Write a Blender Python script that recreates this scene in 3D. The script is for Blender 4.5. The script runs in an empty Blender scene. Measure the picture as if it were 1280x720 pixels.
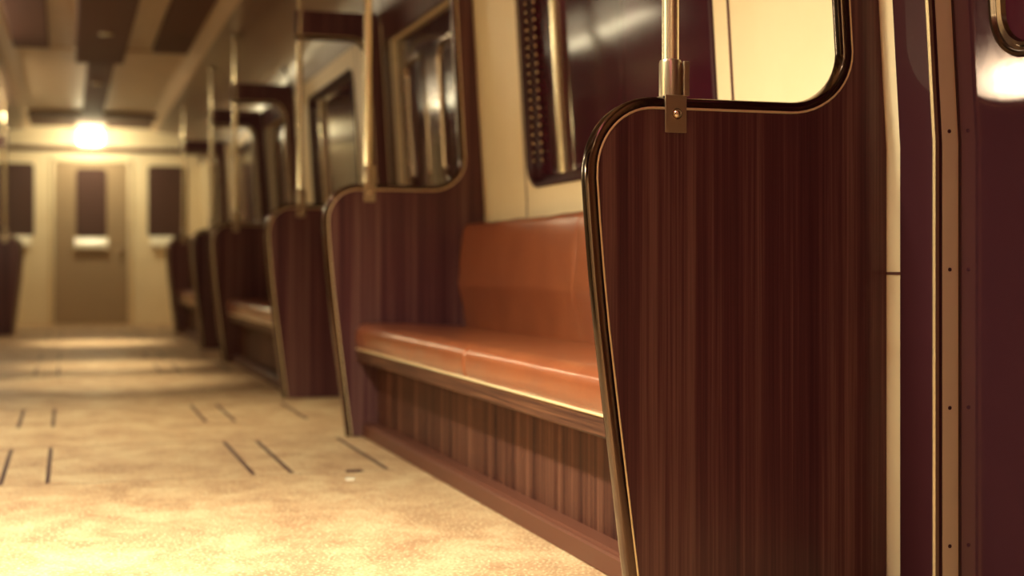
import bpy, bmesh, math, random
from mathutils import Vector
random.seed(7)
C = bpy.context.scene
COL = C.collection
PI = math.pi

# ---------------------------------------------------------------- materials
def srgb(r, g, b):
    f = lambda c: (c/255/12.92) if c/255 <= .04045 else ((c/255+.055)/1.055)**2.4
    return (f(r), f(g), f(b), 1)

def mat(name, base=(.5,.5,.5), rough=.5, metal=0.0, spec=.5, coat=0.0, coat_rough=.1, emit=None, strength=0):
    m = bpy.data.materials.new(name); m.use_nodes = True
    b = m.node_tree.nodes['Principled BSDF']
    b.inputs['Base Color'].default_value = (*base, 1)
    b.inputs['Roughness'].default_value = rough
    b.inputs['Metallic'].default_value = metal
    b.inputs['Specular IOR Level'].default_value = spec
    b.inputs['Coat Weight'].default_value = coat
    b.inputs['Coat Roughness'].default_value = coat_rough
    if emit:
        b.inputs['Emission Color'].default_value = (*emit, 1)
        b.inputs['Emission Strength'].default_value = strength
    return m

def nodes(m):
    return m.node_tree.nodes, m.node_tree.links, m.node_tree.nodes['Principled BSDF']

def noise_chain(m, scale, nscale=1.0, detail=6, rough=.6, dist=0.0):
    n, l, b = nodes(m)
    tc = n.new('ShaderNodeTexCoord'); mp = n.new('ShaderNodeMapping')
    mp.inputs['Scale'].default_value = scale
    l.new(tc.outputs['Object'], mp.inputs['Vector'])
    nz = n.new('ShaderNodeTexNoise'); nz.inputs['Scale'].default_value = nscale
    nz.inputs['Detail'].default_value = detail; nz.inputs['Roughness'].default_value = rough
    nz.inputs['Distortion'].default_value = dist
    l.new(mp.outputs['Vector'], nz.inputs['Vector'])
    return nz

def ramp(m, fac, stops):
    n, l, b = nodes(m)
    r = n.new('ShaderNodeValToRGB')
    el = r.color_ramp.elements
    while len(el) < len(stops): el.new(.5)
    for e, (p, c) in zip(el, stops):
        e.position = p; e.color = (*c, 1)
    l.new(fac, r.inputs['Fac'])
    return r

def bump(m, fac, strength=.1, dist=.002):
    n, l, b = nodes(m)
    bp = n.new('ShaderNodeBump'); bp.inputs['Strength'].default_value = strength
    bp.inputs['Distance'].default_value = dist
    l.new(fac, bp.inputs['Height']); l.new(bp.outputs['Normal'], b.inputs['Normal'])

def wood(name, dark, mid, light, rough=.34, coat=.14, fine=150, spec=.28):
    m = mat(name, mid, rough, coat=coat, coat_rough=.18, spec=spec)
    n, l, b = nodes(m)
    a = noise_chain(m, (fine, fine, 1.3), 1.0, 5, .65)
    c = noise_chain(m, (22, 22, .25), 1.0, 2, .5)
    mx = n.new('ShaderNodeMix'); mx.data_type = 'FLOAT'
    mx.inputs['Factor'].default_value = .5
    l.new(a.outputs['Fac'], mx.inputs[2]); l.new(c.outputs['Fac'], mx.inputs[3])
    r = ramp(m, mx.outputs[0], [(.36, dark), (.5, mid), (.64, light)])
    l.new(r.outputs['Color'], b.inputs['Base Color'])
    bump(m, a.outputs['Fac'], .06, .001)
    return m

M = {}
M['wood'] = wood('dark_rosewood', (.046,.011,.018), (.078,.025,.030), (.155,.074,.066))
M['kick'] = wood('brown_veneer', (.026,.007,.007), (.070,.024,.016), (.155,.064,.040), fine=90, rough=.5, coat=0, spec=.12)
M['rail'] = mat('rail_walnut', (.17,.06,.035), .45, spec=.2)
def _rail():
    m = M['rail']; a = noise_chain(m, (40, 2.0, 160), 1, 5, .6)
    r = ramp(m, a.outputs['Fac'], [(.35,(.035,.011,.009)),(.55,(.095,.038,.022)),(.7,(.17,.07,.036))])
    nodes(m)[1].new(r.outputs['Color'], nodes(m)[2].inputs['Base Color'])
_rail()
M['base'] = mat('reddish_skirting', (.105,.036,.022), .45, coat=.0, spec=.2)
def cream(name, c0, c1, rough):
    m = mat(name, c0, rough, spec=.4)
    a = noise_chain(m, (3,3,3), 1, 4, .6)
    r = ramp(m, a.outputs['Fac'], [(.3,c0),(.7,c1)])
    nodes(m)[1].new(r.outputs['Color'], nodes(m)[2].inputs['Base Color'])
    return m
M['cream'] = cream('cream_enamel', (.82,.67,.43), (.86,.72,.48), .40)
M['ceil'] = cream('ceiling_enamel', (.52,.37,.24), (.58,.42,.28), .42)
M['ceildark'] = mat('ceiling_brown', (.11,.045,.036), .6, spec=.25)
M['black'] = mat('black_rubber', (.036,.007,.011), .45, spec=.3)
M['gloss'] = mat('glossy_maroon_door', (.052,.015,.021), .09, metal=.4, spec=.8, coat=.3, coat_rough=.04)
def _gl():
    m = M['gloss']; n,l,b = nodes(m)
    a = noise_chain(m, (9,9,9), 1, 8, .75)
    r = ramp(m, a.outputs['Fac'], [(.4,(.09,.09,.09)),(.75,(.2,.2,.2))])
    l.new(r.outputs['Color'], b.inputs['Roughness'])
_gl()
M['glass'] = mat('dark_window_glass', (.040,.006,.013), .10, spec=.06)
M['chrome'] = mat('warm_chrome', (.62,.50,.36), .18, metal=1)
M['steel'] = mat('brushed_steel', (.46,.37,.25), .30, metal=.85)
M['strip'] = mat('satin_strip', (.80,.70,.50), .38, metal=.3)
M['pole'] = mat('polished_pole', (.94,.82,.56), .22, metal=.8)
def _pole():
    m = M['pole']; n,l,b = nodes(m)
    a = noise_chain(m, (30,30,12), 1, 3, .5)
    r = ramp(m, a.outputs['Fac'], [(.35,(.20,.20,.20)),(.7,(.25,.25,.25))])
    l.new(r.outputs['Color'], b.inputs['Roughness'])
_pole()
M['edge'] = mat('smoked_chrome_edging', (.12,.078,.060), .13, metal=1)
M['frame'] = mat('dull_chrome_frame', (.22,.16,.12), .16, metal=1)
M['endglass'] = mat('end_window_glass', (.085,.045,.036), .3, spec=.3)
M['cove'] = mat('glossy_brown_cove', (.17,.095,.065), .28, spec=.6)
M['brass'] = mat('brass_bead', (.94,.80,.50), .34, metal=.6)
M['orange'] = mat('orange_vinyl', (.62,.155,.065), .34, coat=.75, coat_rough=.16)
def _or():
    m = M['orange']; n,l,b = nodes(m)
    a = noise_chain(m, (5,5,5), 1, 4, .6)
    r = ramp(m, a.outputs['Fac'], [(.3,(.23,.060,.022)),(.7,(.30,.086,.032))])
    l.new(r.outputs['Color'], b.inputs['Base Color'])
    c = noise_chain(m, (14,6,14), 1, 5, .6)
    bump(m, c.outputs['Fac'], .25, .006)
_or()
M['floor'] = mat('speckled_linoleum', (.62,.46,.26), .4, spec=.5)
def _fl():
    m = M['floor']; n,l,b = nodes(m)
    big = noise_chain(m, (4.5,3.5,1), 1, 10, .72, .3)
    sp = noise_chain(m, (105,105,1), 1, 2, .5)
    r1 = ramp(m, big.outputs['Fac'], [(.38,(.34,.19,.10)),(.5,(.45,.275,.150)),(.60,(.55,.39,.225))])
    r2 = ramp(m, sp.outputs['Fac'], [(.58,(0,0,0)),(.66,(1,1,1))])
    r3 = ramp(m, sp.outputs['Fac'], [(.32,(1,1,1)),(.42,(0,0,0))])
    mx = n.new('ShaderNodeMix'); mx.data_type='RGBA'
    l.new(r2.outputs['Color'], mx.inputs['Factor']); l.new(r1.outputs['Color'], mx.inputs[6])
    mx.inputs[7].default_value = (.74,.62,.38,1)
    m2 = n.new('ShaderNodeMix'); m2.data_type='RGBA'
    l.new(r3.outputs['Color'], m2.inputs['Factor']); l.new(mx.outputs[2], m2.inputs[6])
    m2.inputs[7].default_value = (.25,.15,.07,1)
    l.new(m2.outputs[2], b.inputs['Base Color'])
    rr = ramp(m, big.outputs['Fac'], [(.35,(.55,.55,.55)),(.65,(.42,.42,.42))])
    l.new(rr.outputs['Color'], b.inputs['Roughness'])
    bump(m, sp.outputs['Fac'], .25, .001)
_fl()
M['groove'] = mat('groove_black', (.05,.015,.015), .6)
M['enddoor'] = mat('end_door_metal', (.38,.27,.16), .35, metal=.2)
LC = (1.0,.87,.55)
M['lamp'] = mat('lamp_diffuser', (.9,.8,.6), .5, emit=LC, strength=9)
M['endlamp'] = mat('bulkhead_lamp_glass', (.9,.8,.6), .4, emit=(1.0,.90,.56), strength=40)
M['nearlamp'] = mat('near_bulkhead_lamp_glass', (.9,.8,.6), .4, emit=(1.0,.90,.56), strength=15)
M['white'] = mat('white_enamel', (.92,.86,.68), .15)

# ---------------------------------------------------------------- helpers
def link(name, bm, m, parent=None, smooth=False, kind=None):
    me = bpy.data.meshes.new(name)
    bmesh.ops.recalc_face_normals(bm, faces=bm.faces)
    bm.to_mesh(me); bm.free()
    if smooth:
        for p in me.polygons: p.use_smooth = True
    me.materials.append(m)
    o = bpy.data.objects.new(name, me); COL.objects.link(o)
    if parent: o.parent = parent
    if kind: o['kind'] = kind
    return o

def auto(o, ang=35):
    me = o.data
    for p in me.polygons: p.use_smooth = True
    me.set_sharp_from_angle(angle=math.radians(ang))
    return o

def empty(name, loc, label, cat, group=None):
    o = bpy.data.objects.new(name, None); COL.objects.link(o)
    o.location = loc; o.empty_display_size = .1
    o['label'] = label; o['category'] = cat
    if group: o['group'] = group
    return o

def copy_tree(o, parent=None):
    c = o.copy(); COL.objects.link(c)
    if parent: c.parent = parent
    for ch in [x for x in bpy.data.objects if x.parent == o]:
        copy_tree(ch, c)
    return c

def box(bm, a, b, bev=0):
    x0,y0,z0 = a; x1,y1,z1 = b
    vs = [bm.verts.new(p) for p in [(x0,y0,z0),(x1,y0,z0),(x1,y1,z0),(x0,y1,z0),(x0,y0,z1),(x1,y0,z1),(x1,y1,z1),(x0,y1,z1)]]
    fs = [bm.faces.new([vs[i] for i in q]) for q in [(3,2,1,0),(4,5,6,7),(0,1,5,4),(1,2,6,5),(2,3,7,6),(3,0,4,7)]]
    if bev:
        es = list({e for f in fs for e in f.edges})
        bmesh.ops.bevel(bm, geom=es, offset=bev, segments=2, profile=.5, affect='EDGES')

def lathe(bm, prof, n=24, cx=0, cy=0, cz=0, axis='z'):
    rings = []
    for r, h in prof:
        ring = []
        for i in range(n):
            a = 2*PI*i/n
            if axis == 'z': p = (cx+r*math.cos(a), cy+r*math.sin(a), cz+h)
            else: p = (cx+r*math.cos(a), cy+h, cz+r*math.sin(a))
            ring.append(bm.verts.new(p))
        rings.append(ring)
    for A, B in zip(rings, rings[1:]):
        for i in range(n):
            bm.faces.new((A[i], A[(i+1)%n], B[(i+1)%n], B[i]))
    bm.faces.new(rings[0]); bm.faces.new(rings[-1])

def extrude_profile(bm, pts, y0, y1, closed=True, cap=True):
    """pts are (x, z); the profile runs along the car"""
    A = [bm.verts.new((x, y0, z)) for x, z in pts]
    B = [bm.verts.new((x, y1, z)) for x, z in pts]
    n = len(pts)
    for i in range(n if closed else n-1):
        j = (i+1) % n
        bm.faces.new((A[i], A[j], B[j], B[i]))
    if closed and cap:
        bm.faces.new(A); bm.faces.new(B)

def arc(cx, cz, rx, rz, a0, a1, n):
    return [(cx+rx*math.cos(math.radians(a0+(a1-a0)*i/n)), cz+rz*math.sin(math.radians(a0+(a1-a0)*i/n))) for i in range(n+1)]

BELT = 1.03; XW = 1.529; LEAN = .060; WTOP = 2.20
def xw(z): return XW - max(0, z-BELT)*LEAN

def rrect(y0, y1, z0, z1, r, n=8):
    pts = []
    for cy, cz, a0 in ((y1-r, z1-r, 0), (y0+r, z1-r, 90), (y0+r, z0+r, 180), (y1-r, z0+r, 270)):
        for i in range(n+1):
            a = math.radians(a0 + 90*i/n)
            pts.append((cy+r*math.cos(a), cz+r*math.sin(a)))
    return pts

def panel(bm, sg, off, y0, y1, z0, z1, holes=()):
    """a stretch of the side wall surface, bent at the belt line, with rounded holes above it"""
    def mp(y, z): return (sg*(xw(z)+off), y, z)
    def quad(a, b, c, d):
        bm.faces.new([bm.verts.new(mp(a,c)), bm.verts.new(mp(b,c)), bm.verts.new(mp(b,d)), bm.verts.new(mp(a,d))])
    if z0 < BELT: quad(y0, y1, z0, min(BELT, z1))
    if z1 > BELT:
        zb = max(z0, BELT)
        if not holes: quad(y0, y1, zb, z1); return
        edges = []
        def loop(pts):
            vs = [bm.verts.new(mp(*p)) for p in pts]
            for i in range(len(vs)): edges.append(bm.edges.new((vs[i], vs[(i+1)%len(vs)])))
        loop([(y0,zb),(y1,zb),(y1,z1),(y0,z1)])
        for h in holes: loop(rrect(*h))
        bmesh.ops.triangle_fill(bm, edges=edges, use_beauty=True)

def ring_loft(bm, sg, hole, secs, fill=False):
    """rounded frame: secs = (inset from the hole outline, offset outward)"""
    y0,y1,z0,z1,r = hole
    loops = []
    for ins, off in secs:
        pts = rrect(y0+ins, y1-ins, z0+ins, z1-ins, max(.004, r-ins))
        loops.append([bm.verts.new((sg*(xw(z)+off), y, z)) for y, z in pts])
    n = len(loops[0])
    for A, B in zip(loops, loops[1:]):
        for i in range(n): bm.faces.new((A[i], A[(i+1)%n], B[(i+1)%n], B[i]))
    if fill: bm.faces.new(loops[-1])

def ribbon(bm, path, sec, closed_sec=True, cap=True):
    """sweep sec [(u outward, v along y)] along path [(x,z)]; outward = right of travel"""
    rings = []
    for i, (x, z) in enumerate(path):
        a = path[max(0,i-1)]; b = path[min(len(path)-1,i+1)]
        t = Vector((b[0]-a[0], b[1]-a[1])).normalized()
        nx, nz = -t.y, t.x
        rings.append([bm.verts.new((x+nx*u, v, z+nz*u)) for u, v in sec])
    m = len(sec)
    for A, B in zip(rings, rings[1:]):
        for i in range(m): bm.faces.new((A[i], A[(i+1)%m], B[(i+1)%m], B[i]))
    if cap: bm.faces.new(rings[0]); bm.faces.new(rings[-1])

# ---------------------------------------------------------------- dimensions
PART_Y = [2.94, 6.31, 8.28, 11.65, 13.62, 16.99]      # screens on each side
END = 20.35; FRONT = -2.6
SEG = [(FRONT, 1.20), (2.71, 6.54), (8.05, 11.88), (13.39, 17.22), (18.73, END)]   # wall stretches
DOORS = [(1.20, 2.71), (6.54, 8.05), (11.88, 13.39), (17.22, 18.73)]
BAYS = [2.94, 8.28, 13.62]
DTOP = 2.08; DOFF = .046

# ---------------------------------------------------------------- floor and ceiling
bm = bmesh.new(); box(bm, (-1.64, FRONT-.05, -.06), (1.64, END+.05, 0))
floor = link('floor', bm, M['floor'], kind='structure')
GX = [-.53, -.374, .343, .483, .84]
for k in range(3):
    for (ya, yb) in ((5.25, 6.28), (7.12, 8.04)):
        for gx in GX:
            y0, y1 = ya+5.34*k, yb+5.34*k
            if y1 > 19.5: continue
            bm = bmesh.new(); box(bm, (gx-.008, y0, -.004), (gx+.008, y1, .0012))
            link('groove', bm, M['groove'], floor)
for ys in (5.22, 6.32, 8.10, 10.6):
    bm = bmesh.new(); box(bm, (-1.40, ys-.0015, -.003), (.86, ys+.0015, .0006))
    link('panel_seam', bm, M['ceildark'], floor)

HC = 2.74
def thick(pr, t=.03):
    return pr + [(x*1.02, z+t) for x, z in reversed(pr)]
half = [(.86,2.66),(.80,2.69),(.76,2.72),(.70,HC)]
bm = bmesh.new(); extrude_profile(bm, thick(half + [(-x, z) for x, z in reversed(half)]), FRONT, END)
ceiling = auto(link('ceiling', bm, M['ceil'], kind='structure'), 40)
cov = [(1.456, WTOP), (1.445,2.30),(1.41,2.40),(1.35,2.49),(1.26,2.565),(1.16,2.615),(1.05,2.64),(.93,2.65),(.86,2.66)]
for sg in (1, -1):
    bm = bmesh.new(); extrude_profile(bm, [(sg*x, z) for x, z in thick(cov)], FRONT, END)
    auto(link('cove_panel', bm, M['cove'], ceiling), 40)
# brown vent panels between the doorways and the slim centre duct
def cpanel(x0, x1, y0, y1, z0=2.685, m='ceildark', name='vent_panel'):
    bm = bmesh.new(); box(bm, (x0,y0,z0), (x1,y1,HC+.01), .008)
    return link(name, bm, M[m], ceiling)
cpanel(-.24, .17, 5.0, 13.3, 2.60)
cpanel(.42, .72, 5.0, 13.1); cpanel(-.88+.12, -.46, 5.0, 13.1)
cpanel(-.13, .11, 13.35, 18.4, 2.66, name='centre_duct')
cpanel(-1.0, 1.0, 18.6, END, 2.70, name='end_ceiling_panel')
for y in (13.32, 18.5):
    bm = bmesh.new(); box(bm, (-.72, y-.02, HC-.02), (.72, y+.02, HC+.01), .006)
    link('ceiling_rib', bm, M['ceil'], ceiling)

# ---------------------------------------------------------------- side walls
WIN = (.88, 2.67)   # window span measured from the screen of its bay
def windows_of(seg):
    out = []
    for b in BAYS:
        if seg[0] < b < seg[1]: out.append((b+WIN[0], b+WIN[1], 1.10, 2.06, .10))
    return out
nwin = 0
for side, sg in (('right', 1), ('left', -1)):
    bm = bmesh.new()
    for s in SEG:
        panel(bm, sg, 0, s[0], s[1], 0, WTOP, windows_of(s))
        for y in s:                                # jamb returns towards the doors
            if FRONT < y < END:
                for za, zb in ((0,BELT),(BELT,DTOP)):
                    bm.faces.new([bm.verts.new((sg*(xw(z)+o), y, z)) for z, o in ((za,0),(za,.09),(zb,.09),(zb,0))])
    for d in DOORS:
        bm.faces.new([bm.verts.new((sg*(xw(z)), y, z)) for y, z in ((d[0],DTOP),(d[1],DTOP),(d[1],WTOP),(d[0],WTOP))])
        bm.faces.new([bm.verts.new((sg*(xw(DTOP)+o), y, DTOP)) for y, o in ((d[0],0),(d[1],0),(d[1],.09),(d[0],.09))])
    HD = DOORS
    wall = link('wall_'+side, bm, M['cream'], kind='structure')
    for d in DOORS:      # dark header boards over the doorways
        bm = bmesh.new()
        pr = [(xw(DTOP)-.014, DTOP-.004), (xw(2.2)-.012, 2.215), (1.43, 2.33), (1.38, 2.42), (1.40,2.44), (1.47, 2.33), (xw(2.2)+.01, 2.2), (xw(DTOP)+.01, DTOP-.004)]
        extrude_profile(bm, [(sg*x, z) for x, z in pr], d[0]-.12, d[1]+.12)
        auto(link('door_header', bm, M['wood'], wall), 30)
    # vertical joints and belt joint
    for b in BAYS:
        for ys in (b+.765, b+2.72):
            bm = bmesh.new(); w = .008
            for za, zb in ((.5,BELT),(BELT,WTOP)):
                bm.faces.new([bm.verts.new((sg*(xw(z)-.0015), y, z)) for y, z in ((ys-w,za),(ys+w,za),(ys+w,zb),(ys-w,zb))])
            link('joint_strip', bm, M['ceildark'], wall)
    for s in SEG:
        for (ya, yb) in ((s[0], min(s[0]+.23, s[1])), (max(s[1]-.23, s[0]), s[1])):
            bm = bmesh.new(); box(bm, (sg*(xw(.73)-.002), ya, .7375), (sg*(xw(.73)+.01), yb, .7445))
            link('horizontal_joint', bm, M['ceildark'], wall)
    # windows
    for s in SEG:
        for h in windows_of(s):
            nwin += 1
            bm = bmesh.new()
            ring_loft(bm, sg, h, [(-.016,-.001),(-.014,-.007),(-.004,-.010),(.004,-.006),(.010,.012),(.014,.03)])
            f = auto(link('window_%d' % nwin, bm, M['black'], kind='structure'), 50)
            bm = bmesh.new(); ring_loft(bm, sg, h, [(.014,.03),(.030,.034),(.036,.044)])
            auto(link('inner_frame', bm, M['black'], f), 50)
            bm = bmesh.new(); ring_loft(bm, sg, h, [(.036,.044),(.060,.047)], fill=True)
            link('pane', bm, M['glass'], f)
            # bright upright bar across the pane
            ym = h[1]-.33
            bm = bmesh.new()
            pr = [(-.026,.046),(-.026,.026),(-.018,.018),(.018,.018),(.026,.026),(.026,.046)]
            A = [bm.verts.new((sg*(xw(h[2]+.03)+o), ym+u, h[2]+.03)) for u, o in pr]
            B = [bm.verts.new((sg*(xw(h[3]-.03)+o), ym+u, h[3]-.03)) for u, o in pr]
            for i in range(len(pr)-1): bm.faces.new((A[i],A[i+1],B[i+1],B[i]))
            bm.faces.new(A); bm.faces.new(B)
            auto(link('upright_bar', bm, M['pole'], f), 40)
            # two columns of beads modelled for dotted reflections in the glass
            for yo, nm in ((.018,'glint_row'), (.075,'glint_row')):
                bm = bmesh.new(); z = h[2]+.10; yy = h[1]-yo
                while z < h[3]-.08:
                    o_ = .020 if yo < .05 else .036
                    mtx = __import__('mathutils').Matrix.Translation((sg*(xw(z)+o_), yy, z))
                    bmesh.ops.create_icosphere(bm, subdivisions=1, radius=.0095, matrix=mtx)
                    z += .036
                link(nm, bm, M['chrome'], f, smooth=True)
    # sliding doors: two leaves per doorway
for side, sg in (('right', 1), ('left', -1)):
    for di, (d0, d1) in enumerate(DOORS):
        n = di*2 + (1 if side == 'right' else 2)
        mid = (d0+d1)/2
        root = bpy.data.objects.new('door_%d' % n, None); COL.objects.link(root)
        root['kind'] = 'structure'
        for (a, b) in ((d0+.001, mid-.003), (mid+.003, d1-.001)):
            h = (a+.16, b-.15, 1.20, 1.92, .09)
            bm = bmesh.new()
            panel(bm, sg, DOFF, a, b, .012, DTOP, [h])
            for za, zb in ((.012,BELT),(BELT,DTOP)):
                for y in (a, b):
                    bm.faces.new([bm.verts.new((sg*(xw(z)+o), y, z)) for z, o in ((za,DOFF),(za,DOFF+.035),(zb,DOFF+.035),(zb,DOFF))])
            leaf = link('door_leaf', bm, M['gloss'], root)
            bm = bmesh.new()
            ring_loft(bm, sg, h, [(-.014,DOFF-.0005),(-.011,DOFF-.007),(-.004,DOFF-.006),(.001,DOFF+.004),(.008,DOFF+.006),(.011,DOFF),(.018,DOFF+.002),(.022,DOFF+.012)])
            auto(link('window_frame', bm, M['frame'], leaf), 30)
            bm = bmesh.new(); ring_loft(bm, sg, h, [(.022,DOFF+.012),(.05,DOFF+.013)], fill=True)
            link('pane', bm, M['glass'], leaf)
            bm = bmesh.new(); z = 1.05
            ys = b-.075 if b > mid+.1 else a+.075
            while z < 2.0 and d0 > 3:
                mtx = __import__('mathutils').Matrix.Translation((sg*(xw(z)+DOFF-.002), ys, z))
                bmesh.ops.create_icosphere(bm, subdivisions=2, radius=.011, matrix=mtx)
                z += .105
            if len(bm.verts): link('glint_row', bm, M['chrome'], leaf, smooth=True)  # beads modelled for the dotted reflections on the leaf
            else: bm.free()
        for y, s_ in ((d0, -1), (d1, 1)):
            # dark post, bead and the screwed metal strip down the jamb
            def strip(nm, m, pts):      # pts: (off, dy) rectangle corners swept up the bent wall
                bm = bmesh.new()
                zs = (0, BELT, DTOP)
                R = [[bm.verts.new((sg*(xw(z)+o), y+s_*dy, z)) for o, dy in pts] for z in zs]
                k = len(pts)
                for A, B in zip(R, R[1:]):
                    for i in range(k): bm.faces.new((A[i],A[(i+1)%k],B[(i+1)%k],B[i]))
                bm.faces.new(R[0]); bm.faces.new(R[-1])
                return auto(link(nm, bm, m, root), 30)
            strip('post', M['black'], [(-.010,.012),(-.010,.142),(.004,.142),(.004,.012)])
            strip('corner_bead', M['steel'], [(-.013,-.002),(-.016,.004),(-.013,.011),(-.004,.012),(-.004,-.002)])
            strip('seal', M['black'], [(-.004,-.003),(-.004,.003),(.003,.003),(.003,-.003)])
            st = strip('jamb_strip', M['strip'], [(.004,-.004),(.004,.002),(.040,.002),(.040,-.004)])
            bm = bmesh.new(); z = .14
            while z < DTOP-.1:
                lathe(bm, [(.0045,0),(.0045,-.0015),(.003,-.003),(.001,-.0032)], 10, sg*(xw(z)+.022), y-s_*.0035, z, axis='y')
                z += .305
            link('screw', bm, M['black'], st, smooth=True)

# ---------------------------------------------------------------- end walls
bm = bmesh.new(); box(bm, (-1.62, END, -.05), (1.62, END+.08, 2.95))
wb = link('wall_back', bm, M['cream'], kind='structure')
bm = bmesh.new(); box(bm, (-1.62, FRONT-.08, -.05), (1.62, FRONT, 2.95))
link('wall_front', bm, M['cream'], kind='structure')
bm = bmesh.new()
pr = [(END+.01,2.37),(END-.06,2.375),(END-.085,2.39),(END-.085,2.415),(END-.05,2.435),(END+.01,2.44)]
A = [bm.verts.new((-1.44,y,z)) for y,z in pr]; B = [bm.verts.new((1.44,y,z)) for y,z in pr]
for i in range(len(pr)): bm.faces.new((A[i],A[(i+1)%len(pr)],B[(i+1)%len(pr)],B[i]))
bm.faces.new(A); bm.faces.new(B)
link('trim_1', bm, M['ceildark'], kind='structure')

def xz_plate(bm, x0, x1, z0, z1, r, y0, y1, bev=0):
    pts = rrect(x0, x1, z0, z1, r, 6)
    A = [bm.verts.new((p[0], y0, p[1])) for p in pts]; B = [bm.verts.new((p[0], y1, p[1])) for p in pts]
    n = len(pts)
    bm.faces.new(A); bm.faces.new(B)
    for i in range(n): bm.faces.new((A[i],A[(i+1)%n],B[(i+1)%n],B[i]))
def sill(bm, x0, x1, zt, h, y):
    prof = [(y, zt), (y-.015, zt), (y-.045, zt-.03), (y-.075, zt-.075), (y-.088, zt-.115), (y-.085, zt-.14), (y, zt-h)]
    n = len(prof)
    A = [bm.verts.new((x0, a, b)) for a, b in prof]; B = [bm.verts.new((x1, a, b)) for a, b in prof]
    for i in range(n): bm.faces.new((A[i],A[(i+1)%n],B[(i+1)%n],B[i]))
    bm.faces.new(A); bm.faces.new(B)

door = bpy.data.objects.new('door_9', None); COL.objects.link(door); door['kind'] = 'structure'; door.location = (0, END, 0)
def ch(name, bm, m, parent, ang=35):
    o = link(name, bm, m, parent)
    root = parent
    o.matrix_parent_inverse = __import__('mathutils').Matrix.Translation(parent.location).inverted() if parent.parent is None else o.matrix_parent_inverse
    return auto(o, ang)
bm = bmesh.new(); xz_plate(bm, -.485, .485, .01, 2.22, .04, END-.03, END+.01); ch('door_leaf', bm, M['enddoor'], door)
bm = bmesh.new()
for a, b in (((-.53, END-.045, 0), (-.487, END+.01, 2.27)), ((.487, END-.045, 0), (.53, END+.01, 2.27)), ((-.53, END-.045, 2.225), (.53, END+.01, 2.27))):
    box(bm, a, b, .006)
ch('door_frame', bm, M['cream'], door)
bm = bmesh.new(); xz_plate(bm, -.20, .20, 1.20, 2.13, .06, END-.038, END-.02); ch('window_gasket', bm, M['black'], door)
bm = bmesh.new(); xz_plate(bm, -.185, .185, 1.215, 2.115, .05, END-.042, END-.03); ch('pane', bm, M['endglass'], door)
bm = bmesh.new(); sill(bm, -.22, .22, 1.19, .16, END-.03); ch('window_sill', bm, M['white'], door)
bm = bmesh.new(); lathe(bm, [(.022,0),(.022,-.035),(.03,-.04),(.03,-.06),(.01,-.066)], 16, .40, END-.03, 1.0, axis='y'); ch('door_handle', bm, M['chrome'], door)
for i, (x0, x1) in enumerate(((-1.22,-.76), (.77,1.27))):
    nwin += 1
    bm = bmesh.new(); xz_plate(bm, x0-.015, x1+.015, 1.20, 2.19, .05, END-.015, END+.01)
    f = auto(link('window_%d' % nwin, bm, M['black'], kind='structure'))
    bm = bmesh.new(); xz_plate(bm, x0, x1, 1.215, 2.175, .04, END-.02, END-.01); auto(link('pane', bm, M['endglass'], f))
    bm = bmesh.new(); sill(bm, x0+.01, x1-.17 if x0>0 else x1-.02, 1.21, .13, END-.01); auto(link('window_sill', bm, M['white'], f))

# bulkhead lamp above the end door; the one behind the camera is added
def bulkhead_lamp(y, d, label, glass, power=0):
    lampo = empty('bulkhead_lamp', (-.01, y, 2.56), label, 'lamp')
    bm = bmesh.new(); box(bm, (-.22, min(0,-d*.03), -.13), (.22, max(0,-d*.03), .13), .008); link('backplate', bm, M['cream'], lampo)
    bm = bmesh.new(); rings = []
    for t in range(7):
        a = PI/2*t/6; k = math.cos(a)**.6 if t < 6 else .15
        pts = rrect(-.155*k, .155*k, -.09*k, .09*k, .05*k, 5)
        rings.append([bm.verts.new((p[0], -d*(.03+.09*math.sin(a)), p[1])) for p in pts])
    for A, B in zip(rings, rings[1:]):
        for i in range(len(A)): bm.faces.new((A[i],A[(i+1)%len(A)],B[(i+1)%len(A)],B[i]))
    bm.faces.new(rings[-1])
    link('glass_cover', bm, glass, lampo, smooth=True)
    if power:
        bm = bmesh.new(); box(bm, (-.20,-.93,.085), (.20,-.77,.105), .004); box(bm, (-.012,-.80,.088), (.012,0,.100))
        link('added_hood', bm, M['cream'], lampo)  # hood added to carry an extra light washing the end wall
        ld = bpy.data.lights.new('hood_fill', 'AREA'); ld.shape = 'RECTANGLE'; ld.size = .36; ld.size_y = .12
        ld.energy = power; ld.color = LC
        lo = bpy.data.objects.new('hood_fill', ld); COL.objects.link(lo); lo.parent = lampo; lo.location = (0, -d*.85, .07)
        lo.rotation_euler = (math.radians(40), 0, 0)
bulkhead_lamp(END, 1, 'glowing rounded lamp on the far end wall above the end door', M['endlamp'], 36)
bulkhead_lamp(FRONT, -1, 'unseen rounded lamp added on the end wall behind the camera', M['nearlamp'])

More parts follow.
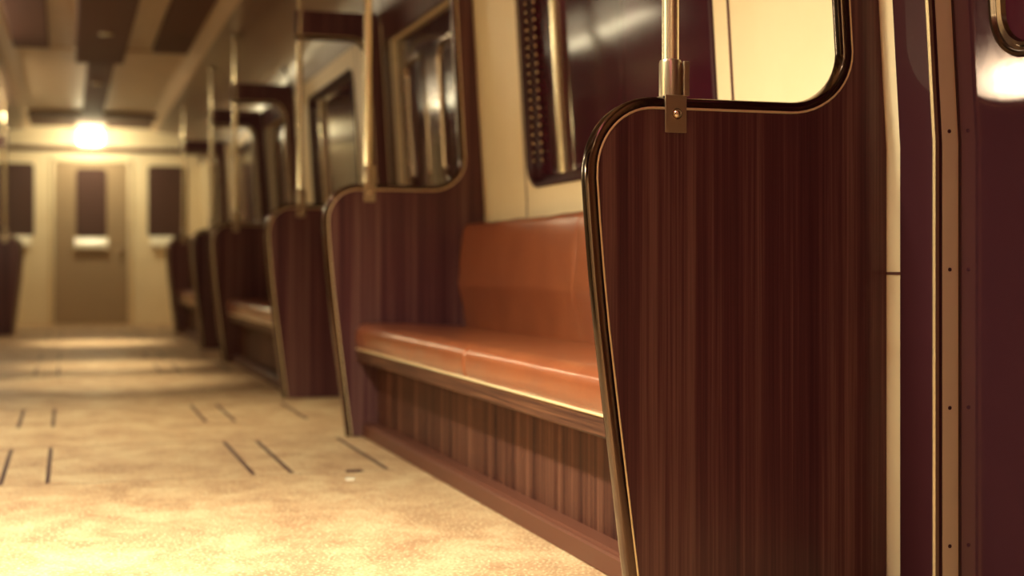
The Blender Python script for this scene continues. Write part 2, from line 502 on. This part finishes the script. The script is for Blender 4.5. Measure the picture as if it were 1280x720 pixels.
# ---------------------------------------------------------------- screens
def screen_outline():
    p = [(.892, .004), (.872,.16), (.852,.32), (.832,.48), (.815,.62), (.803,.74), (.793,.86), (.787,.95)]
    p += arc(.787+.15, .965, .15, .160, 180, 90, 14)[1:]
    p += [(1.0,1.125),(1.1,1.125),(1.2,1.125),(1.275,1.125)]
    p += arc(1.275, 1.255, .145, .13, -90, 0, 12)[1:]
    p += [(1.414,1.35),(1.405,1.5),(1.396,1.65),(1.387,1.8),(1.380,1.94)]
    p += arc(1.290, 1.95, .09, .15, 5, 90, 8)[1:]
    p += [(1.2,2.10),(1.08,2.10),(.955,2.10)]
    return p
def make_screen(sg, loc, label, side):
    root = empty('partition_screen', loc, label, 'partition', 'wood partition screens along the %s side' % side)
    edge = screen_outline()
    wallside = [(.955,2.26),(1.44,2.26),(xw(WTOP)-.003,WTOP),(xw(BELT)-.002,BELT),(XW-.002,.004)]
    T = .017
    bm = bmesh.new()
    poly = edge + wallside
    A = [bm.verts.new((sg*x, -T, z)) for x, z in poly]; B = [bm.verts.new((sg*x, T, z)) for x, z in poly]
    bm.faces.new(A); bm.faces.new(B)
    for i in range(len(poly)): bm.faces.new((A[i],A[(i+1)%len(poly)],B[(i+1)%len(poly)],B[i]))
    bm.normal_update()
    bmesh.ops.triangulate(bm, faces=[f for f in bm.faces if len(f.verts) > 4], ngon_method='EAR_CLIP')
    link('panel', bm, M['wood'], root)
    sec = [(-.013,-.0215),(-.013,.0215),(.002,.0235),(.0065,.0215),(.0085,.017),(.0095,.006),(.0095,-.006),(.0085,-.017),(.0065,-.0215),(.002,-.0235)]
    bm = bmesh.new(); ribbon(bm, edge, sec)
    if sg < 0: bmesh.ops.scale(bm, vec=(-1,1,1), verts=bm.verts)
    auto(link('edge_trim', bm, M['edge'], root), 40)
    bm = bmesh.new()
    for v in (-1, 1):
        ribbon(bm, edge, [(-.0182, v*.0165), (-.0182, v*.0200), (-.0165, v*.0222), (-.0130, v*.0215), (-.0125, v*.0165)])
    if sg < 0: bmesh.ops.scale(bm, vec=(-1,1,1), verts=bm.verts)
    auto(link('brass_bead', bm, M['brass'], root), 40)
    return root
def make_pole(sg, loc, label, side):
    root = empty('grab_pole', loc, label, 'pole', 'grab poles standing on the %s screens' % side)
    bm = bmesh.new(); lathe(bm, [(.019,.015),(.019,1.52)], 28); auto(link('shaft', bm, M['pole'], root))
    bm = bmesh.new(); lathe(bm, [(.022,.010),(.0255,.012),(.0255,.088),(.0235,.094),(.0195,.0955)], 28); auto(link('socket', bm, M['steel'], root), 50)
    bm = bmesh.new()
    box(bm, (.020,-.030,.012), (.034,-.004,.090), .002)
    link('clamp_ear', bm, M['steel'], root)
    bm = bmesh.new()
    box(bm, (-.024,-.0275,-.070), (.028,-.0235,.012), .0015); box(bm, (-.024,.0235,-.070), (.028,.0275,.012), .0015)
    box(bm, (-.024,-.0275,.0102), (.028,.0275,.0142), .0015)
    link('saddle_bracket', bm, M['steel'], root)
    bm = bmesh.new(); lathe(bm, [(.0125,-.0272),(.0125,-.029),(.0095,-.029),(.009,-.033),(.006,-.0365),(.002,-.038)], 18, .004, 0, -.028, axis='y')
    auto(link('bolt', bm, M['chrome'], root), 40)
    bm = bmesh.new(); lathe(bm, [(.04,1.50),(.04,1.512),(.022,1.52)], 24); link('ceiling_flange', bm, M['steel'], root)
    return root

slab = ['dark wood partition screen nearest the camera, filling the right of the view',
        'dark wood partition screen at the far end of the nearest orange bench',
        'dark screen just past the first doorway, third from the camera on the right',
        'blurred dark screen closing the far end of the second orange bench',
        'blurred dark screen beyond the second doorway, second from the end on the right',
        'furthest dark screen on the right side, nearest the end door']
plab = ['chrome grab pole clamped to the nearest wood screen',
        'chrome grab pole on the screen at the far end of the nearest bench',
        'chrome grab pole on the third screen, just past the first doorway',
        'blurred grab pole at the far end of the second bench',
        'blurred bright grab pole beyond the second doorway on the right',
        'furthest grab pole on the right, in front of the end wall window']
proto_s = make_screen(1, (0, PART_Y[0], 0), slab[0], 'right')
proto_p = make_pole(1, (.985, PART_Y[0], 1.125), plab[0], 'right')
for i in range(1, 6):
    s = copy_tree(proto_s); s.location = (0, PART_Y[i], 0); s['label'] = slab[i]
    s = copy_tree(proto_p); s.location = (.985, PART_Y[i], 1.125); s['label'] = plab[i]
make_screen(-1, (0, PART_Y[5], 0), 'dark screen at the far left edge of the view, across the aisle', 'left')
make_pole(-1, (-.985, PART_Y[5], 1.125), 'blurred grab pole at the far left edge of the view', 'left')

# ---------------------------------------------------------------- benches
def cushion_loft(bm, prof, ys, seams, pinch=.004):
    """closed (x,z) profile along y; tucked in at seams and rounded at the ends"""
    cx = sum(p[0] for p in prof)/len(prof); cz = sum(p[1] for p in prof)/len(prof)
    rings = []
    for y in ys:
        e = min(y-ys[0], ys[-1]-y)
        k = 0
        if e < .02: k = .010*(1-e/.02)**2
        for s in seams:
            d = abs(y-s)
            if d < .03: k = max(k, pinch*(1-d/.03)**2*1.5)
        w = .0015*math.sin(y*9.1)+.001*math.sin(y*23.7)
        ring = []
        for x, z in prof:
            v = Vector((cx-x, cz-z)); L = v.length or 1
            v = v/L*(k+w)
            ring.append(bm.verts.new((x+v.x, y, z+v.y)))
        rings.append(ring)
    n = len(prof)
    for A, B in zip(rings, rings[1:]):
        for i in range(n): bm.faces.new((A[i],A[(i+1)%n],B[(i+1)%n],B[i]))
    bm.faces.new(rings[0]); bm.faces.new(rings[-1])
def ysamples(a, b, seams):
    s = {a, b}
    t = a
    while t < b: s.add(round(t, 4)); t += .05
    for q in seams:
        for d in (-.03,-.02,-.012,-.006,-.003,0,.003,.006,.012,.02,.03): s.add(round(q+d, 4))
    for d in (.004,.008,.014,.02): s.add(a+d); s.add(b-d)
    return sorted(s)
L0, L1 = .020, 3.35
def make_bench(loc, label):
    root = empty('bench_seat', loc, label, 'bench', 'orange benches along the right side')
    # seat: thick front with rounded nose
    pr = [(.932,.400),(.925,.415),(.921,.440),(.922,.465)] + arc(.972,.462,.050,.047,180,90,9) + [(1.03,.510),(1.15,.507),(1.28,.500),(1.40,.495),(1.47,.490),(1.50,.485),(1.50,.400)]
    bm = bmesh.new(); sm = (1.52,)
    cushion_loft(bm, pr, ysamples(L0, L1, sm), sm, .005)
    auto(link('seat_cushion', bm, M['orange'], root), 60)
    pb = [(1.436,.480),(1.430,.52),(1.420,.58),(1.410,.63),(1.400,.665),(1.396,.68),(1.397,.70),(1.400,.72),(1.404,.80),(1.413,.88),(1.420,.925)] + arc(1.452,.930,.030,.028,170,70,6) + [(1.500,.955),(1.510,.93),(1.510,.480)]
    bm = bmesh.new(); sm = (1.79,)
    cushion_loft(bm, pb, ysamples(L0, L1, sm), sm, .005)
    auto(link('backrest', bm, M['orange'], root), 60)
    bm = bmesh.new(); extrude_profile(bm, [(.934,.341),(.930,.346),(.930,.391),(.934,.396),(1.06,.396),(1.06,.341)], L0, L1)
    link('seat_rail', bm, M['rail'], root)
    bm = bmesh.new(); extrude_profile(bm, [(.927,.3925),(.925,.3955),(.927,.400),(.945,.4005),(.945,.3965),(.932,.3955)], L0, L1)
    link('rail_trim', bm, M['brass'], root)
    bm = bmesh.new(); box(bm, (1.025, L0, .004), (1.05, L1, .36)); link('kick_panel', bm, M['kick'], root)
    bm = bmesh.new(); extrude_profile(bm, [(.956,.002),(.956,.050),(.960,.056),(.968,.058),(.974,.062),(1.03,.062),(1.03,.002)], L0, L1)
    link('skirting', bm, M['base'], root)
    return root
bl = ['nearest bench with orange vinyl seat and back between the first two screens',
      'blurred orange bench past the first doorway, second from the camera',
      'furthest orange bench, blurred, near the end wall']
b0 = make_bench((0, BAYS[0], 0), bl[0])
for i in (1, 2):
    b = copy_tree(b0); b.location = (0, BAYS[i], 0); b['label'] = bl[i]

# scraps on the floor
bm = bmesh.new()
vs = [bm.verts.new(p) for p in [(.014,0,.0),(.0,.028,.0),(-.02,.012,0),(-.022,-.02,0),(.008,-.02,0)]]
f = bm.faces.new(vs); r = bmesh.ops.extrude_face_region(bm, geom=[f]); bmesh.ops.translate(bm, vec=(0,0,.004), verts=[v for v in r['geom'] if isinstance(v, bmesh.types.BMVert)])
o = link('paper_scrap', bm, M['white']); o.location = (.66, 5.02, .0005); o['label'] = 'small pale scrap lying on the floor in front of the bench'; o['category'] = 'scrap'
bm = bmesh.new(); xz = rrect(-.034,.034,-.020,.020,.015,4)
A = [bm.verts.new((a,b,0)) for a,b in xz]; B = [bm.verts.new((a*.8,b*.8,.005)) for a,b in xz]
bm.faces.new(A); bm.faces.new(B)
for i in range(len(A)): bm.faces.new((A[i],A[(i+1)%len(A)],B[(i+1)%len(A)],B[i]))
o = link('floor_catch', bm, M['black']); o.location = (.71, 5.22, .0006); o['label'] = 'small dark catch plate on the floor beside the pale scrap'; o['category'] = 'plate'

# ---------------------------------------------------------------- lights of the car, with added fill and highlight lamps
def ceiling_light(x, y, w, l, z, strength, label):
    root = empty('ceiling_light', (x, y, z), label, 'light', 'ceiling lights of the car')
    bm = bmesh.new(); box(bm, (-w/2-.02, -l/2-.02, -.012), (w/2+.02, l/2+.02, .0), .004); link('housing', bm, M['steel'], root)
    m = M['lamp'].copy(); m.node_tree.nodes['Principled BSDF'].inputs['Emission Strength'].default_value = strength
    bm = bmesh.new(); box(bm, (-w/2, -l/2, -.03), (w/2, l/2, -.010), .006); link('diffuser', bm, m, root)
    return root
KEY = (-.62, 3.2)
ld = bpy.data.lights.new('tube', 'AREA'); ld.shape = 'RECTANGLE'; ld.size = .16; ld.size_y = .7; ld.energy = 175; ld.color = (1,.98,.74); ld.spread = math.radians(132)
kr = ceiling_light(KEY[0], KEY[1], .18, .8, HC-.001, 12, 'long bright ceiling light across from the nearest bench')
lo = bpy.data.objects.new('tube', ld); COL.objects.link(lo); lo.parent = kr; lo.location = (0,0,-.035)
def red_fill_light(x, y, l, strength, label):  # unseen lamp added to tint the dark areas maroon
    root = empty('red_fill_light', (x, y, 2.70), label, 'light')
    m = M['lamp'].copy(); b = m.node_tree.nodes['Principled BSDF']
    b.inputs['Emission Color'].default_value = (1,.24,.40,1); b.inputs['Emission Strength'].default_value = strength
    bm = bmesh.new(); box(bm, (-.14,-l/2-.02,-.01), (.14,l/2+.02,.03), .004); link('housing', bm, M['steel'], root)
    bm = bmesh.new(); box(bm, (-.12,-l/2,-.03), (.12,l/2,-.008), .006); link('diffuser', bm, m, root)
red_fill_light(0, 0.3, 3.0, 6, 'unseen dim red fill light added on the ceiling above the camera')
M['glareglobe'] = mat('glare_globe_glass', (.9,.8,.6), .4, emit=LC, strength=300)  # unseen glowing globe added to show as glare in the glossy door
for y, lb in ((6.46, 'unseen small round lamp added on the left wall level with the first doorway'),):
    root = empty('wall_lamp', (-xw(1.41), y, 1.41), lb, 'lamp')
    bm = bmesh.new(); box(bm, (0,-.07,-.09), (.02,.07,.09), .004); link('backplate', bm, M['steel'], root)
    bm = bmesh.new(); bmesh.ops.create_uvsphere(bm, u_segments=20, v_segments=12, radius=.055, matrix=__import__('mathutils').Matrix.Translation((.07,0,0)))
    link('globe', bm, M['glareglobe'], root, smooth=True)
def added_tube_light(y0, y1, strength, label):  # unseen tubes added for the highlight along the seat edges
    root = empty('added_tube_light', (-1.19, (y0+y1)/2, 2.50), label, 'light', 'unseen tube lights added in the left cove')
    m = M['lamp'].copy(); m.node_tree.nodes['Principled BSDF'].inputs['Emission Strength'].default_value = strength
    l = y1-y0
    bm = bmesh.new(); lathe(bm, [(.008,-l/2),(.026,-l/2+.01),(.026,l/2-.01),(.008,l/2)], 16, axis='y'); link('tube', bm, m, root, smooth=True)
    for e in (-1, 1):
        bm = bmesh.new(); lathe(bm, [(.03,e*l/2-.02),(.03,e*l/2+.02)], 16, axis='y'); link('end_cap', bm, M['steel'], root)
        bm = bmesh.new(); box(bm, (-.012,e*l/2-.012,0), (.012,e*l/2+.012,.085)); link('holder', bm, M['steel'], root)
added_tube_light(10.4, 12.6, 38, 'unseen tube light added in the left cove past the first doorway')
added_tube_light(14.2, 17.4, 34, 'unseen tube light added in the left cove near the end of the car')
def downlight(x, y, z, power, label, spot=40):
    root = empty('downlight', (x, y, z), label, 'light', 'round downlights in the centre panel')
    bm = bmesh.new(); lathe(bm, [(.055,0),(.055,-.008),(.04,-.010),(.04,-.003)], 24); link('rim', bm, M['steel'], root)
    ld = bpy.data.lights.new('downlight_lamp', 'SPOT'); ld.energy = power; ld.color = LC
    ld.spot_size = math.radians(spot); ld.spot_blend = 1; ld.shadow_soft_size = .015
    lo = bpy.data.objects.new('spot_bulb', ld); COL.objects.link(lo); lo.parent = root; lo.location = (0,0,-.03)
downlight(-.02, 15.2, 2.66, 620, 'far downlight under the slim centre duct')
downlight(-.02, 11.6, 2.60, 420, 'downlight under the brown centre panel, second from the end of the car')
downlight(-.02, 9.9, 2.60, 330, 'downlight added under the brown centre panel just past the third screen', 46)  # extra spot that lengthens the light pool on the floor
downlight(-.02, 7.3, 2.60, 260, 'downlight over the first doorway', 85)

# ---------------------------------------------------------------- world and camera
w = bpy.data.worlds.new('World'); C.world = w; w.use_nodes = True
w.node_tree.nodes['Background'].inputs[0].default_value = (.04,.008,.012,1)
cam = bpy.data.cameras.new('Camera'); co = bpy.data.objects.new('Camera', cam); COL.objects.link(co)
cam.sensor_width = 36; cam.lens = 50; cam.shift_y = -23/1280
co.location = (-.305, 0, .75)
co.rotation_euler = (PI/2, 0, -math.atan(555/1777.8))
cam.dof.use_dof = True; cam.dof.focus_distance = 3.12; cam.dof.aperture_fstop = 2.0
cam.clip_start = .02
C.camera = co
C.view_settings.view_transform = 'Standard'; C.view_settings.look = 'None'
C.view_settings.exposure = 0; C.view_settings.gamma = 1
C.view_settings.use_curve_mapping = False
